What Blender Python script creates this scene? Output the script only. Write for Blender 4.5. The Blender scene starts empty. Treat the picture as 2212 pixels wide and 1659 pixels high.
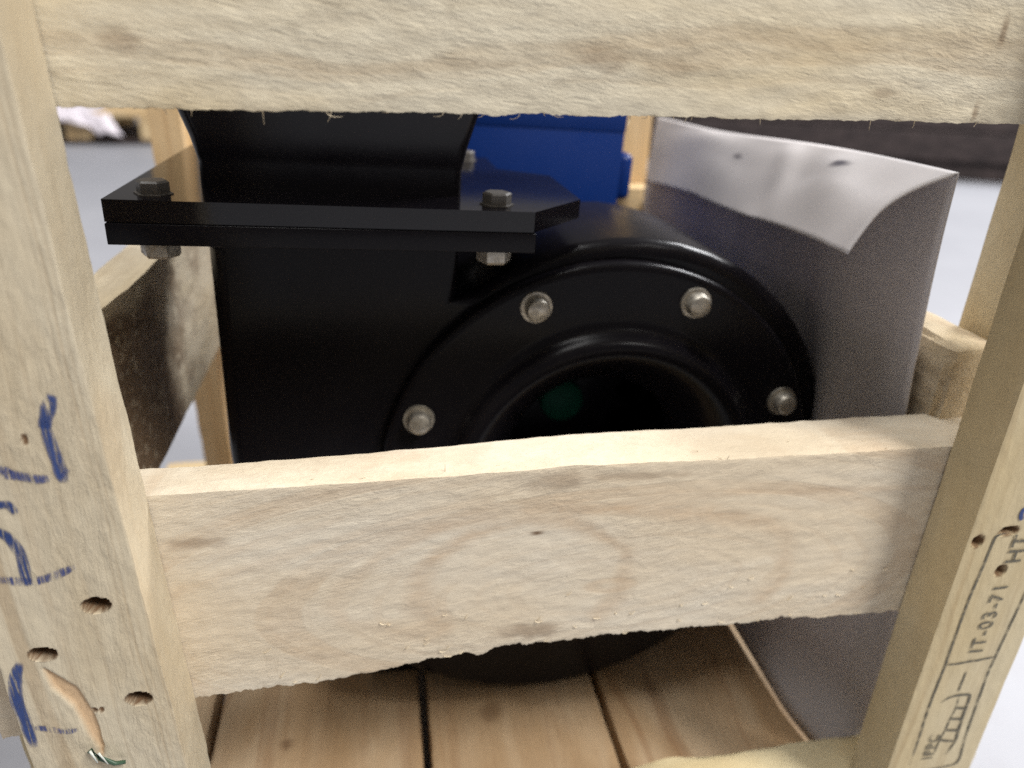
import bpy, bmesh, math, random
from mathutils import Vector, Matrix, noise
random.seed(7)
C = bpy.context.scene.collection
SC = bpy.context.scene

# Lengths below are in "u" (1 u = 0.25 m). Camera foot is the x/y origin, u-height 0 is camera height,
# the ground lies at u-height -2.0.
S = 0.25
GZ = -2.0
def W(x, y, z): return Vector((x*S, y*S, (z-GZ)*S))

# ---------------------------------------------------------------- camera
cam = bpy.data.cameras.new('camera'); camo = bpy.data.objects.new('camera', cam); C.objects.link(camo)
cam.sensor_width = 36; cam.lens = 36*1600/2212; cam.clip_start = 0.01; cam.clip_end = 200
yaw, pit, rol = [math.radians(a) for a in (10.54, 24.82, -1.92)]
f = Vector((math.sin(yaw)*math.cos(pit), math.cos(yaw)*math.cos(pit), -math.sin(pit)))
rt = Vector((math.cos(yaw), -math.sin(yaw), 0)); dn = f.cross(rt)
rt2 = math.cos(rol)*rt + math.sin(rol)*dn; dn2 = -math.sin(rol)*rt + math.cos(rol)*dn
M = Matrix((rt2, -dn2, -f)).transposed().to_4x4(); M.translation = W(0, 0, 0)
camo.matrix_world = M
cam.dof.use_dof = True; cam.dof.focus_distance = 0.285; cam.dof.aperture_fstop = 6.0
SC.camera = camo

# ---------------------------------------------------------------- hall light
w = bpy.data.worlds.new('World'); SC.world = w; w.use_nodes = True
bg = w.node_tree.nodes['Background']; bg.inputs[0].default_value = (1.0, 0.95, 0.92, 1); bg.inputs[1].default_value = 0.18
def area(name, loc, target, sx, sy, power, col):
    l = bpy.data.lights.new(name, 'AREA'); l.shape = 'RECTANGLE'; l.size = sx; l.size_y = sy; l.energy = power; l.color = col
    o = bpy.data.objects.new(name, l); C.objects.link(o); o.location = loc
    o.rotation_euler = (Vector(target)-Vector(loc)).to_track_quat('-Z', 'Y').to_euler(); return o
T = (0.1, 0.35, 0.25)
area('ceiling_lamp', (2.85, -2.45, 5.0), T, 1.6, 1.6, 370, (1.0, 0.975, 0.94))
area('ceiling_lamp', (4.6, 3.2, 4.6), T, 2.4, 0.9, 410, (0.97, 0.98, 1.0))
area('ceiling_lamp', (-0.6, 0.4, 5.4), T, 2.4, 1.2, 205, (1.0, 0.99, 0.97))
SC.view_settings.view_transform = 'Standard'; SC.view_settings.look = 'None'
SC.view_settings.exposure = 0.0; SC.view_settings.gamma = 1
SC.cycles.max_bounces = 8; SC.cycles.use_denoising = False

# ---------------------------------------------------------------- helpers
def empty(name, loc, **tags):
    o = bpy.data.objects.new(name, None); C.objects.link(o); o.location = loc; o.empty_display_size = 0.05
    for k, v in tags.items(): o[k] = v
    return o
def worldloc(o):
    v = Vector((0, 0, 0))
    while o: v = v + o.location; o = o.parent
    return v
def mk(name, verts, faces, mat, parent=None, smooth=False, attrs=None, uspace=True, origin=None, sharp=None, **tags):
    """verts in u coordinates (or metres in world when uspace False); linked as one object"""
    base = worldloc(parent) if parent else (origin if origin is not None else Vector((0, 0, 0)))
    vs = [(W(*v) if uspace else Vector(v)) - base for v in verts]
    me = bpy.data.meshes.new(name); me.from_pydata(vs, [], faces); me.validate(); me.update()
    if attrs:
        for k, vals in attrs.items():
            a = me.attributes.new(k, 'FLOAT', 'POINT'); a.data.foreach_set('value', vals)
    if mat: me.materials.append(mat)
    bm = bmesh.new(); bm.from_mesh(me); bmesh.ops.recalc_face_normals(bm, faces=bm.faces); bm.to_mesh(me); bm.free()
    if smooth:
        me.shade_smooth()
        if sharp: me.set_sharp_from_angle(angle=math.radians(sharp))
    o = bpy.data.objects.new(name, me); C.objects.link(o)
    if parent: o.parent = parent
    else: o.location = base
    for k, v in tags.items(): o[k] = v
    return o
def merge(parts):
    V, F = [], []
    for v, fc in parts:
        n = len(V); V += v; F += [tuple(i+n for i in q) for q in fc]
    return V, F
def box(x0, x1, y0, y1, z0, z1, c=0.0):
    if c <= 0:
        v = [(x, y, z) for x in (x0, x1) for y in (y0, y1) for z in (z0, z1)]
        return v, [(0, 1, 3, 2), (4, 6, 7, 5), (0, 4, 5, 1), (2, 3, 7, 6), (0, 2, 6, 4), (1, 5, 7, 3)]
    bm = bmesh.new()
    vs = [bm.verts.new(p) for p in box(x0, x1, y0, y1, z0, z1)[0]]
    for q in box(0, 1, 0, 1, 0, 1)[1]: bm.faces.new([vs[i] for i in q])
    bmesh.ops.bevel(bm, geom=list(bm.edges), offset=c, segments=3, profile=0.5, affect='EDGES')
    bm.verts.index_update()
    r = [tuple(v.co) for v in bm.verts], [tuple(v.index for v in q.verts) for q in bm.faces]
    bm.free(); return r
def lathe(profile, cx, cy, cz, n=64, axis='y', caps=True):
    """profile: list of (radius, position along axis)"""
    V, F = [], []
    for r, a in profile:
        for k in range(n):
            t = 2*math.pi*k/n; p, q = r*math.cos(t), r*math.sin(t)
            V.append((cx+p, cy+a, cz+q) if axis == 'y' else ((cx+p, cy+q, cz+a) if axis == 'z' else (cx+a, cy+p, cz+q)))
    for i in range(len(profile)-1):
        for k in range(n):
            k2 = (k+1) % n; F.append((i*n+k, i*n+k2, (i+1)*n+k2, (i+1)*n+k))
    if caps:
        F.append(tuple(range(n))); F.append(tuple((len(profile)-1)*n+k for k in range(n)))
    return V, F
def tube(pts, r0, r1, n=5):
    V, F = [], []; m = len(pts)
    for i, p in enumerate(pts):
        p = Vector(p); d = (Vector(pts[min(i+1, m-1)])-Vector(pts[max(i-1, 0)])).normalized()
        a = d.orthogonal().normalized(); b = d.cross(a); r = r0+(r1-r0)*i/(m-1)
        for k in range(n):
            t = 2*math.pi*k/n; V.append(tuple(p+a*(r*math.cos(t))+b*(r*math.sin(t))))
    for i in range(m-1):
        for k in range(n):
            k2 = (k+1) % n; F.append((i*n+k, i*n+k2, (i+1)*n+k2, (i+1)*n+k))
    F += [tuple(range(n)), tuple((m-1)*n+k for k in range(n))]
    return V, F
def ss(a, b, x):
    t = max(0.0, min(1.0, (x-a)/(b-a))); return t*t*(3-2*t)
def interp(x, pts):
    if x <= pts[0][0]: return pts[0][1]
    for (a, p), (b, q) in zip(pts, pts[1:]):
        if x <= b: return p+(q-p)*(x-a)/(b-a)
    return pts[-1][1]

# ---------------------------------------------------------------- materials
class NT:
    def __init__(s, name):
        s.m = bpy.data.materials.new(name); s.m.use_nodes = True; s.t = s.m.node_tree; s.b = s.t.nodes['Principled BSDF']
    def n(s, typ, ins=None, **props):
        d = s.t.nodes.new(typ)
        for k, v in props.items(): setattr(d, k, v)
        for k, v in (ins or {}).items():
            i = d.inputs[k]
            if isinstance(v, bpy.types.NodeSocket): s.t.links.new(v, i)
            else: i.default_value = v
        return d
    def math(s, op, a, b=None, c=None):
        ins = {0: a}
        if b is not None: ins[1] = b
        if c is not None: ins[2] = c
        return s.n('ShaderNodeMath', ins, operation=op).outputs[0]
    def vec(s, op, a, b): return s.n('ShaderNodeVectorMath', {0: a, 1: b}, operation=op).outputs[0]
    def ramp(s, x, lo, hi, a=0.0, b=1.0):
        return s.n('ShaderNodeMapRange', {0: x, 1: lo, 2: hi, 3: a, 4: b}, interpolation_type='SMOOTHSTEP').outputs[0]
    def noise(s, v, scale=1.0, detail=3.0, rough=0.5, dist=0.0):
        return s.n('ShaderNodeTexNoise', {'Vector': v, 'Scale': scale, 'Detail': detail, 'Roughness': rough, 'Distortion': dist}).outputs[0]
    def mix(s, f_, a, b, mode='MIX'):
        d = s.n('ShaderNodeMix', None, data_type='RGBA', blend_type=mode)
        for idx, v in ((0, f_), (6, a), (7, b)):
            i = d.inputs[idx]
            if isinstance(v, bpy.types.NodeSocket): s.t.links.new(v, i)
            elif idx: i.default_value = (*v, 1)
            else: i.default_value = v
        return d.outputs[2]
    def attr(s, name): return s.n('ShaderNodeAttribute', None, attribute_name=name).outputs['Fac']

def wood(name, axis, base, base2, line, fuzz=0.6, fuzzscale=1.0, tilt=0.0, ringk=14.0, ellipse=None, lines=0.5, seed=0.0,
         bump=0.7, warp=0.05, blotch=0.6, rough=0.75, fine=0.35, tears=0.5, band=(0.52, 0.68)):
    t = NT(name)
    oc = t.n('ShaderNodeTexCoord').outputs['Object']
    P = t.vec('MULTIPLY', oc, (4, 4, 4))                       # back to u
    sp = t.n('ShaderNodeSeparateXYZ', {0: P}).outputs
    al, ac, de = {'x': (sp[0], sp[2], sp[1]), 'z': (sp[2], sp[0], sp[1]), 'y': (sp[1], sp[0], sp[2])}[axis]
    G = t.n('ShaderNodeCombineXYZ', {0: al, 1: ac, 2: de}).outputs[0]
    G = t.vec('ADD', G, (seed*3.1, seed*1.7, seed*0.9))
    # large blotches of colour
    bl = t.noise(t.vec('MULTIPLY', G, (1.6, 5, 5)), 1.0, 4.0, 0.55, 0.4)
    col = t.mix(t.ramp(bl, 0.5-0.16/blotch*0.6, 0.5+0.16/blotch*0.6), base, base2)
    # annual rings
    wp = t.noise(t.vec('MULTIPLY', G, (0.9, 3.0, 2.0)), 1.0, 3.0, 0.55)
    wp = t.math('MULTIPLY', t.math('SUBTRACT', wp, 0.5), warp*4)
    if ellipse:
        a0, c0, A, B = ellipse
        ea = t.math('DIVIDE', t.math('SUBTRACT', al, a0), A); ec = t.math('DIVIDE', t.math('SUBTRACT', ac, c0), B)
        rr = t.math('SQRT', t.math('ADD', t.math('POWER', t.math('ABSOLUTE', ea), 2.0), t.math('POWER', t.math('ABSOLUTE', ec), 2.0)))
        rc = t.math('ADD', t.math('MULTIPLY', rr, 0.16), wp)
    else:
        rc = t.math('ADD', ac, wp)
    rn = t.n('ShaderNodeTexNoise', {'W': t.math('ADD', t.math('MULTIPLY', rc, ringk), seed), 'Scale': 1.0, 'Detail': 3.0, 'Roughness': 0.6}, noise_dimensions='1D').outputs[0]
    ln = t.ramp(rn, *band)
    rn2 = t.n('ShaderNodeTexNoise', {'W': t.math('MULTIPLY', rc, ringk*4.5), 'Scale': 1.0, 'Detail': 2.0}, noise_dimensions='1D').outputs[0]
    ln2 = t.ramp(rn2, 0.5, 0.75)
    brk = t.ramp(t.noise(t.vec('MULTIPLY', G, (4, 30, 30)), 1.0, 2.0), 0.3, 0.6, 0.35, 1.0)
    L = t.math('MULTIPLY', t.math('MULTIPLY', t.math('ADD', t.math('MULTIPLY', ln, 0.7), t.math('MULTIPLY', ln2, 0.3)), brk), lines)
    col = t.mix(L, col, line)
    # torn, fuzzy saw marks
    ct, st = math.cos(tilt), math.sin(tilt)
    fa = t.math('ADD', t.math('MULTIPLY', al, ct), t.math('MULTIPLY', ac, st))
    fc = t.math('SUBTRACT', t.math('MULTIPLY', ac, ct), t.math('MULTIPLY', al, st))
    Fv = t.n('ShaderNodeCombineXYZ', {0: fa, 1: fc, 2: de}).outputs[0]
    f1 = t.noise(t.vec('MULTIPLY', Fv, (24*fuzzscale, 56*fuzzscale, 56*fuzzscale)), 1.0, 6.0, 0.66, 0.5)
    f2 = t.noise(t.vec('MULTIPLY', Fv, (55*fuzzscale, 260*fuzzscale, 260*fuzzscale)), 1.0, 4.0, 0.65)
    fz = t.math('ADD', t.math('MULTIPLY', f1, 0.7), t.math('MULTIPLY', f2, fine))
    mask = t.ramp(t.noise(t.vec('MULTIPLY', G, (2.2, 6, 6)), 1.0, 3.0), 0.35, 0.62, 0.35, 1.0)
    dk = t.math('MULTIPLY', t.math('MULTIPLY', t.ramp(f1, 0.62, 0.42), mask), 0.20*fuzz)
    col = t.mix(dk, col, tuple(c*0.55 for c in line))
    tear = t.math('MULTIPLY', t.math('MULTIPLY', tears, t.ramp(t.noise(t.vec('MULTIPLY', Fv, (11*fuzzscale, 75*fuzzscale, 75*fuzzscale)), 1.0, 5.0, 0.6, 0.9), 0.60, 0.70)), mask)
    col = t.mix(t.math('MULTIPLY', tear, 0.30*fuzz), col, tuple(c*0.7 for c in line))
    lt = t.math('MULTIPLY', t.ramp(f2, 0.5, 0.72), 0.22*fuzz)
    col = t.mix(lt, col, tuple(min(1, c*1.25) for c in base2))
    # pits of colour that live on the geometry (knots, peeled splinters, stains, painted shade)
    col = t.mix(t.attr('knot'), col, (0.16, 0.085, 0.04))
    col = t.mix(t.attr('peel'), col, (0.64, 0.45, 0.27))
    col = t.mix(t.math('MULTIPLY', t.math('MULTIPLY', t.attr('figure'), t.ramp(f1, 0.30, 0.62, 0.4, 1.0)), 0.62), col, (0.50, 0.345, 0.21))
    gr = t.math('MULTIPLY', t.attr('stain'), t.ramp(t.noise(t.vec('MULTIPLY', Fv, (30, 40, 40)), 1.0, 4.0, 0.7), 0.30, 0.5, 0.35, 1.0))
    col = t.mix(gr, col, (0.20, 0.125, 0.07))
    t.t.links.new(col, t.b.inputs['Base Color']); t.b.inputs['Roughness'].default_value = rough
    t.b.inputs['Specular IOR Level'].default_value = 0.25
    h = t.math('SUBTRACT', t.math('MULTIPLY', fz, mask), t.math('ADD', t.math('MULTIPLY', L, 0.25), t.math('MULTIPLY', tear, 0.22)))
    bp = t.n('ShaderNodeBump', {'Height': h, 'Strength': bump, 'Distance': 0.0036*fuzz})
    t.t.links.new(bp.outputs[0], t.b.inputs['Normal'])
    return t.m

G1, G2, GL = (0.56, 0.47, 0.32), (0.62, 0.55, 0.42), (0.36, 0.25, 0.14)
M_top = wood('sawn_wood_top', 'x', (0.67, 0.56, 0.37), (0.72, 0.65, 0.50), (0.42, 0.29, 0.16), fuzz=0.75, tilt=-0.16, tears=0.8, ringk=9, lines=0.5, seed=1.3, bump=0.62, warp=0.07)
M_mid = wood('sawn_wood_mid', 'x', (0.72, 0.61, 0.45), (0.75, 0.675, 0.545), (0.50, 0.34, 0.20), fuzz=0.6, fuzzscale=1.05, tilt=0.18, ringk=20, lines=0.4, seed=9.4, bump=0.6, warp=0.016, tears=0.15, band=(0.52, 0.64),
             ellipse=(0.38-0.28, -0.875-GZ, 0.44, 0.150))
M_postL = wood('planed_wood_left', 'z', (0.60, 0.50, 0.34), (0.66, 0.58, 0.43), (0.38, 0.26, 0.14), fuzz=0.55, fuzzscale=1.0, tilt=0.12, ringk=26, lines=0.65, seed=2.2, bump=0.6, warp=0.02)
M_postR = wood('planed_wood_right', 'z', (0.58, 0.47, 0.28), (0.65, 0.56, 0.38), (0.34, 0.23, 0.11), fuzz=0.35, tilt=-0.1, ringk=16, lines=0.45, seed=7.9, bump=0.4, warp=0.03)
M_warm = wood('warm_plank_wood', 'y', (0.43, 0.285, 0.155), (0.56, 0.42, 0.27), (0.26, 0.13, 0.06), fuzz=0.45, ringk=11, lines=0.6, seed=3.3, bump=0.35, warp=0.05, rough=0.6)
M_warmz = wood('warm_batten_wood', 'z', (0.62, 0.42, 0.21), (0.68, 0.50, 0.29), (0.42, 0.24, 0.10), fuzz=0.3, ringk=16, lines=0.5, seed=5.5, bump=0.3, warp=0.03, rough=0.6)
M_bear = wood('pale_bearer_wood', 'x', (0.72, 0.58, 0.33), (0.76, 0.66, 0.43), (0.45, 0.30, 0.14), fuzz=0.6, ringk=9, lines=0.4, seed=1.1, bump=0.6)
M_side = wood('side_board_wood', 'y', (0.70, 0.58, 0.39), (0.74, 0.64, 0.48), (0.33, 0.20, 0.11), fuzz=0.8, ringk=9, lines=0.4, seed=6.1, bump=0.8, warp=0.04)
M_backx = wood('back_board_wood', 'x', (0.62, 0.44, 0.23), (0.67, 0.52, 0.31), (0.42, 0.25, 0.11), fuzz=0.4, ringk=9, lines=0.4, seed=8.3, bump=0.4)

def plastic(name, col, rough, bump=0.15, scale=900, dust=0.0, spec=0.5):
    t = NT(name); oc = t.n('ShaderNodeTexCoord').outputs['Object']
    n1 = t.noise(oc, scale, 3.0); n2 = t.noise(oc, 25, 5.0, 0.6)
    base = t.mix(t.ramp(n2, 0.45, 0.75, 0, dust), col, (0.25, 0.22, 0.20))
    t.t.links.new(base, t.b.inputs['Base Color']); t.b.inputs['Specular IOR Level'].default_value = spec
    t.t.links.new(t.ramp(n2, 0.3, 0.7, rough*0.85, rough*1.2), t.b.inputs['Roughness'])
    bp = t.n('ShaderNodeBump', {'Height': t.math('ADD', t.math('MULTIPLY', n1, 0.2), n2), 'Strength': bump, 'Distance': 0.0012})
    t.t.links.new(bp.outputs[0], t.b.inputs['Normal']); return t.m
M_black = plastic('black_moulded_plastic', (0.0075, 0.0065, 0.0085), 0.25, 0.08, dust=0.008, spec=0.14)
M_inner = plastic('matt_black_plastic', (0.002, 0.002, 0.0022), 0.8, 0.1, spec=0.03)
M_duct = plastic('black_duct_plastic', (0.007, 0.006, 0.008), 0.22, 0.08, spec=0.25)
M_blue = plastic('blue_painted_metal', (0.004, 0.028, 0.165), 0.36, 0.10, spec=0.28)
M_grey = plastic('bracket_reflection_grey', (0.045, 0.05, 0.06), 0.25, 0.3, dust=0.3)  # grey base colour stands in for reflections on a black plate
M_green = plastic('green_plastic', (0.003, 0.050, 0.028), 0.55, spec=0.1)
M_steel = NT('zinc_steel'); M_steel.b.inputs['Metallic'].default_value = 0.75
_oc = M_steel.n('ShaderNodeTexCoord').outputs['Object']
M_steel.t.links.new(M_steel.mix(M_steel.noise(_oc, 420, 3.0), (0.62, 0.58, 0.50), (0.30, 0.27, 0.23)), M_steel.b.inputs['Base Color'])
M_steel.t.links.new(M_steel.ramp(M_steel.noise(_oc, 300, 3.0), 0.3, 0.7, 0.3, 0.6), M_steel.b.inputs['Roughness']); M_steel = M_steel.m

M_dull = plastic('dull_zinc', (0.11, 0.10, 0.09), 0.45, 0.2, spec=0.5)
def floor_mat():
    t = NT('pale_concrete'); oc = t.n('ShaderNodeTexCoord').outputs['Object']
    a = t.noise(oc, 1.6, 5.0, 0.6); b = t.noise(oc, 45, 4.0, 0.6); c = t.noise(oc, 260, 2.0)
    col = t.mix(t.ramp(a, 0.35, 0.7), (0.31, 0.315, 0.345), (0.36, 0.365, 0.395))
    col = t.mix(t.ramp(b, 0.45, 0.8, 0, 0.25), col, (0.28, 0.27, 0.29))
    t.t.links.new(col, t.b.inputs['Base Color']); t.b.inputs['Roughness'].default_value = 0.55
    bp = t.n('ShaderNodeBump', {'Height': t.math('ADD', b, c), 'Strength': 0.2, 'Distance': 0.001}); t.t.links.new(bp.outputs[0], t.b.inputs['Normal'])
    return t.m
def sheet_mat():
    t = NT('lilac_foam_sheet'); oc = t.n('ShaderNodeTexCoord').outputs['Object']
    a = t.noise(oc, 14, 4.0, 0.6); c = t.noise(oc, 600, 3.0)
    col = t.mix(t.ramp(a, 0.35, 0.7), (0.56, 0.53, 0.53), (0.62, 0.585, 0.585))
    col = t.mix(t.attr('knot'), col, (0.10, 0.09, 0.11))
    t.t.links.new(col, t.b.inputs['Base Color']); t.b.inputs['Roughness'].default_value = 0.62
    t.b.inputs['Subsurface Weight'].default_value = 0.0
    bp = t.n('ShaderNodeBump', {'Height': c, 'Strength': 0.15, 'Distance': 0.0004}); t.t.links.new(bp.outputs[0], t.b.inputs['Normal'])
    tr = t.n('ShaderNodeBsdfTranslucent', {'Color': (0.6, 0.55, 0.6, 1)}); ms = t.n('ShaderNodeMixShader', {0: 0.12, 1: t.b.outputs[0], 2: tr.outputs[0]})
    t.t.links.new(ms.outputs[0], t.t.nodes['Material Output'].inputs[0])
    return t.m
def ink_mat(name, col, keep, axis_scale):
    t = NT(name); oc = t.n('ShaderNodeTexCoord').outputs['Object']
    n = t.noise(t.vec('MULTIPLY', oc, axis_scale), 1.0, 4.0, 0.7)
    n2 = t.noise(t.vec('MULTIPLY', oc, (90, 90, 90)), 1.0, 2.0)
    t.t.links.new(t.mix(n2, col, tuple(min(1, c*1.8+0.03) for c in col)), t.b.inputs['Base Color']); t.b.inputs['Roughness'].default_value = 0.7
    cov = t.math('MULTIPLY', t.ramp(n, keep-0.10, keep+0.12), t.attr('cover'))
    t.t.links.new(t.math('MULTIPLY', cov, 0.92), t.b.inputs['Alpha'])
    return t.m
M_floor, M_sheet = floor_mat(), sheet_mat()
M_marker = ink_mat('blue_marker_ink', (0.006, 0.028, 0.13), 0.40, (1000, 1000, 70))
M_markerdry = ink_mat('dry_blue_marker_ink', (0.02, 0.035, 0.14), 0.50, (1100, 1100, 90))
M_stamp = ink_mat('black_stamp_ink', (0.06, 0.055, 0.04), 0.40, (700, 700, 260))

# ---------------------------------------------------------------- timber builder
def nz(x, y, z): return noise.noise(Vector((x, y, z)))
class Board:
    """subdivided timber with torn faces, wandering edges and real pits; coordinates in u"""
    def __init__(s, x, y, z, axis, res, mat, amp=0.0022, seed=0.0, wander=0.004, lo=None, hi=None, rag=0.0, pits=(), knots=(), topknots=(), peel=None, stain=None, figure=None, rnd=0.0018, shift=None):
        s.__dict__.update(locals())
    def disp(s, p):
        x, y, z = p; q = s.seed
        a, b, c = {'x': (x, y, z), 'y': (y, x, z), 'z': (z, x, y)}[s.axis]
        wv = s.wander
        o = [wv*nz(a*1.3+q, 3.1, q), wv*nz(a*1.3+q, 7.7, q), wv*nz(a*1.3+q, 11.3, q)]
        am = s.amp
        k1 = nz(a*16+q, b*50, c*50+q); k2 = nz(a*45+q, b*120, c*120+q)
        h = am*(k1+0.6*k2)
        o[0] += h*(0.3 if s.axis == 'x' else 1); o[1] += h; o[2] += h*(1 if s.axis == 'x' else 0.4)
        return o
    def surf(s, x, z, off):
        """point on the front face, lifted off by `off`"""
        p = (x, s.y[0], z); d = s.disp(p); return (x+d[0], s.y[0]+d[1]-off, z+d[2])
    def build(s, name, parent, **tags):
        (x0, x1), (y0, y1), (z0, z1) = s.x, s.y, s.z
        N = [max(2, int(round((b-a)/r))) for (a, b), r in zip((s.x, s.y, s.z), s.res)]
        idx, V, F = {}, [], []
        kn, pe, stn, fg = [], [], [], []
        def vid(i, j, k):
            t = (i, j, k)
            if t in idx: return idx[t]
            x = x0+(x1-x0)*i/N[0]; y = y0+(y1-y0)*j/N[1]; z = z0+(z1-z0)*k/N[2]
            px, py, pz = x, y, z
            ex = [0, 0, 0]
            for m, (n, c) in enumerate(((N[0], i), (N[1], j), (N[2], k))):
                ex[m] = -1 if c == 0 else (1 if c == n else 0)
            if sum(abs(e) for e in ex) >= 2:                      # worn arris
                r = s.rnd*(0.7+0.6*nz(x*9+s.seed, y*9, z*9))
                px -= ex[0]*r*0.7; py -= ex[1]*r*0.7; pz -= ex[2]*r*0.7
            d = s.disp((x, y, z)); px += d[0]; py += d[1]; pz += d[2]
            if s.lo and s.axis == 'x':
                u = (z-z0)/(z1-z0); dz = (s.lo(x)-z0)*(1-u)+(s.hi(x)-z1)*u; pz += dz
            if s.rag and s.axis == 'x':
                wgt = ss(z0+0.035, z0, z)
                if wgt > 0:
                    jag = 0.45*nz(x*46+s.seed, y*14, 2.2)+0.7*abs(nz(x*120, y*30, 5.5))*(0.4+1.2*max(0, nz(x*6, 2, 2)+.3))+0.5*nz(x*9, y*4, 9.1)
                    pz += s.rag*jag*wgt
            K = P_ = 0.0
            front = ss(y0+0.03, y0, y) if N[1] > 0 else 0
            for (hx, hz, rx, rz, dep) in s.pits:
                q = math.hypot((x-hx)/rx, (z-hz)/rz)+0.09*nz(x*120, z*120, hx*50)
                if q < 1.5 and j == 0:
                    g = ss(1.12, 0.72, q); py += dep*g; K = max(K, ss(1.3, 1.02, q)*0.95)  # pushes the hole in and paints its recess shade dark brown
            for (hx, hz, rx, rz, st) in s.knots:
                q = math.hypot((x-hx)/rx, (z-hz)/rz)+0.35*nz(x*40, z*40, hx*30)
                K = max(K, st*ss(1.25, 0.3, q)*front)
            for (hx, hy, rx, ry, st) in s.topknots:
                q = math.hypot((x-hx)/rx, (y-hy)/ry)+0.35*nz(x*40, y*40, hx*30)
                K = max(K, st*ss(1.25, 0.3, q)*ss(z1-0.02, z1, z))
            if s.peel and j == 0:
                g = s.peel(x, z); py += 0.006*g; P_ = g
            stv = s.stain(x, y, z) if s.stain else 0.0
            if s.shift: px, py, pz = s.shift(px, py, pz)
            idx[t] = len(V); V.append((px, py, pz)); kn.append(K); pe.append(P_); stn.append(stv); fg.append(s.figure(x, z) if s.figure and j == 0 else 0.0)
            return idx[t]
        for ax in range(3):
            a, b = [(1, 2), (0, 2), (0, 1)][ax]
            for side in (0, N[ax]):
                for i in range(N[a]):
                    for j in range(N[b]):
                        q = []
                        for di, dj in ((0, 0), (1, 0), (1, 1), (0, 1)):
                            t = [0, 0, 0]; t[ax] = side; t[a] = i+di; t[b] = j+dj; q.append(vid(*t))
                        F.append(tuple(q))
        return mk(name, V, F, s.mat, parent, smooth=True, attrs={'knot': kn, 'peel': pe, 'stain': stn, 'figure': fg}, sharp=38, **tags)

# ================================================================ SETTING
mk('floor', [(-120, -60, GZ), (160, -60, GZ), (160, 220, GZ), (-120, 220, GZ)], [(0, 1, 2, 3)], M_floor, origin=Vector((0, 0, 0)), kind='structure')

# ================================================================ CRATE
crate = empty('wooden_crate', W(0.28, 1.9, GZ), label='open slatted pine crate built round the black fan, blue marker strokes on its left post', category='crate')
OX, OY = 0.28, 1.9
def fibres(board, edge, n, lo, hi, down=True, spots=()):
    parts = []
    xs = [random.uniform(lo, hi) for _ in range(n)]+list(spots)
    for i, x in enumerate(xs):
        L = random.uniform(0.005, 0.014)*(1.5 if i >= n else 1)
        y = board.y[0]+random.uniform(0.0, 0.05); z = edge(x)
        dx = random.uniform(-1, 1); sg = -1 if down else 1
        yo = random.uniform(0, 1); pts = [(x+dx*L*(0.4*t+1.1*t*t), y-0.5*L*t*yo, z-sg*0.004+sg*L*(t-0.85*t*t*abs(dx))) for t in (0, .25, .5, .75, 1)]
        parts.append(tube(pts, 0.0009, 0.0003, 3))
    return merge(parts)
M_fib = NT('pale_fibre'); M_fib.b.inputs['Base Color'].default_value = (0.68, 0.58, 0.42, 1); M_fib.b.inputs['Roughness'].default_value = 0.8; M_fib = M_fib.m

top_lo = lambda x: -0.086-0.004*ss(-.3, .9, x)
bt = Board((-0.64, 1.24), (1.0, 1.1), (-0.088, 0.36), 'x', (0.0045, 0.02, 0.0055), M_top, amp=0.0015, seed=1.7, wander=0.003, lo=top_lo, hi=lambda x: 0.36, rag=0.0055,
           knots=[(-0.285, -0.012, 0.028, 0.016, 0.38), (0.29, -0.020, 0.045, 0.018, 0.38), (0.39, -0.026, 0.06, 0.012, 0.3), (0.86, 0.035, 0.006, 0.022, 0.6), (0.70, -0.05, 0.028, 0.009, 0.35), (0.85, -0.072, 0.006, 0.018, 0.6)])
o = bt.build('rail', crate, label='wide rough sawn upper front rail with torn lower edge')
V, F = fibres(bt, lambda x: -0.09, 22, -0.35, 1.0, spots=(-0.14, -0.06, -0.055, 0.02, 0.11, 0.36, 0.41, 0.42, 0.72, 0.86))
mk('fibre', V, F, M_fib, o, kind='stuff')

mid_lo = lambda x: interp(x, [(-.64, -1.085), (-.34, -1.040), (-.1, -1.030), (.12, -1.0), (.14, -1.012), (.17, -.994), (.5, -.995), (.7, -1.0), (.99, -1.011), (1.3, -1.02)])
mid_hi = lambda x: interp(x, [(-.64, -.622), (-.34, -.627), (.1, -.625), (.3, -.62), (.6, -.628), (1.24, -.632)])
ARCS = [(0.011, 0.65, [(0.0671, -0.9585), (-0.0338, -0.9244), (-0.0938, -0.8923), (-0.1096, -0.8586), (-0.0892, -0.8222), (-0.0268, -0.7684), (0.0699, -0.7299), (0.1364, -0.714), (0.2168, -0.7235)]), (0.013, 0.9, [(0.0737, -0.9466), (0.0332, -0.8877), (0.0316, -0.8279), (0.0692, -0.7857), (0.1306, -0.7467), (0.217, -0.7264), (0.2808, -0.7397), (0.3482, -0.7751), (0.3981, -0.8115), (0.3933, -0.8679), (0.3849, -0.9259), (0.3562, -0.9569)]), (0.011, 1.0, [(0.2164, -0.7116), (0.4093, -0.7256), (0.5461, -0.7453), (0.6555, -0.7724), (0.7004, -0.8008), (0.7086, -0.8598), (0.7114, -0.9118), (0.6817, -0.9525)]), (0.006, 0.6, [(0.2794, -0.7172), (0.4074, -0.7081), (0.5393, -0.7004), (0.8211, -0.7077), (1.0098, -0.7163)]), (0.006, 0.45, [(-0.3735, -0.8124), (-0.2575, -0.7739), (-0.1242, -0.7404), (0.0346, -0.7014), (0.1542, -0.6846)]), (0.005, 0.35, [(-0.3632, -0.7484), (-0.2243, -0.7284), (-0.0807, -0.6911)])]
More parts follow.
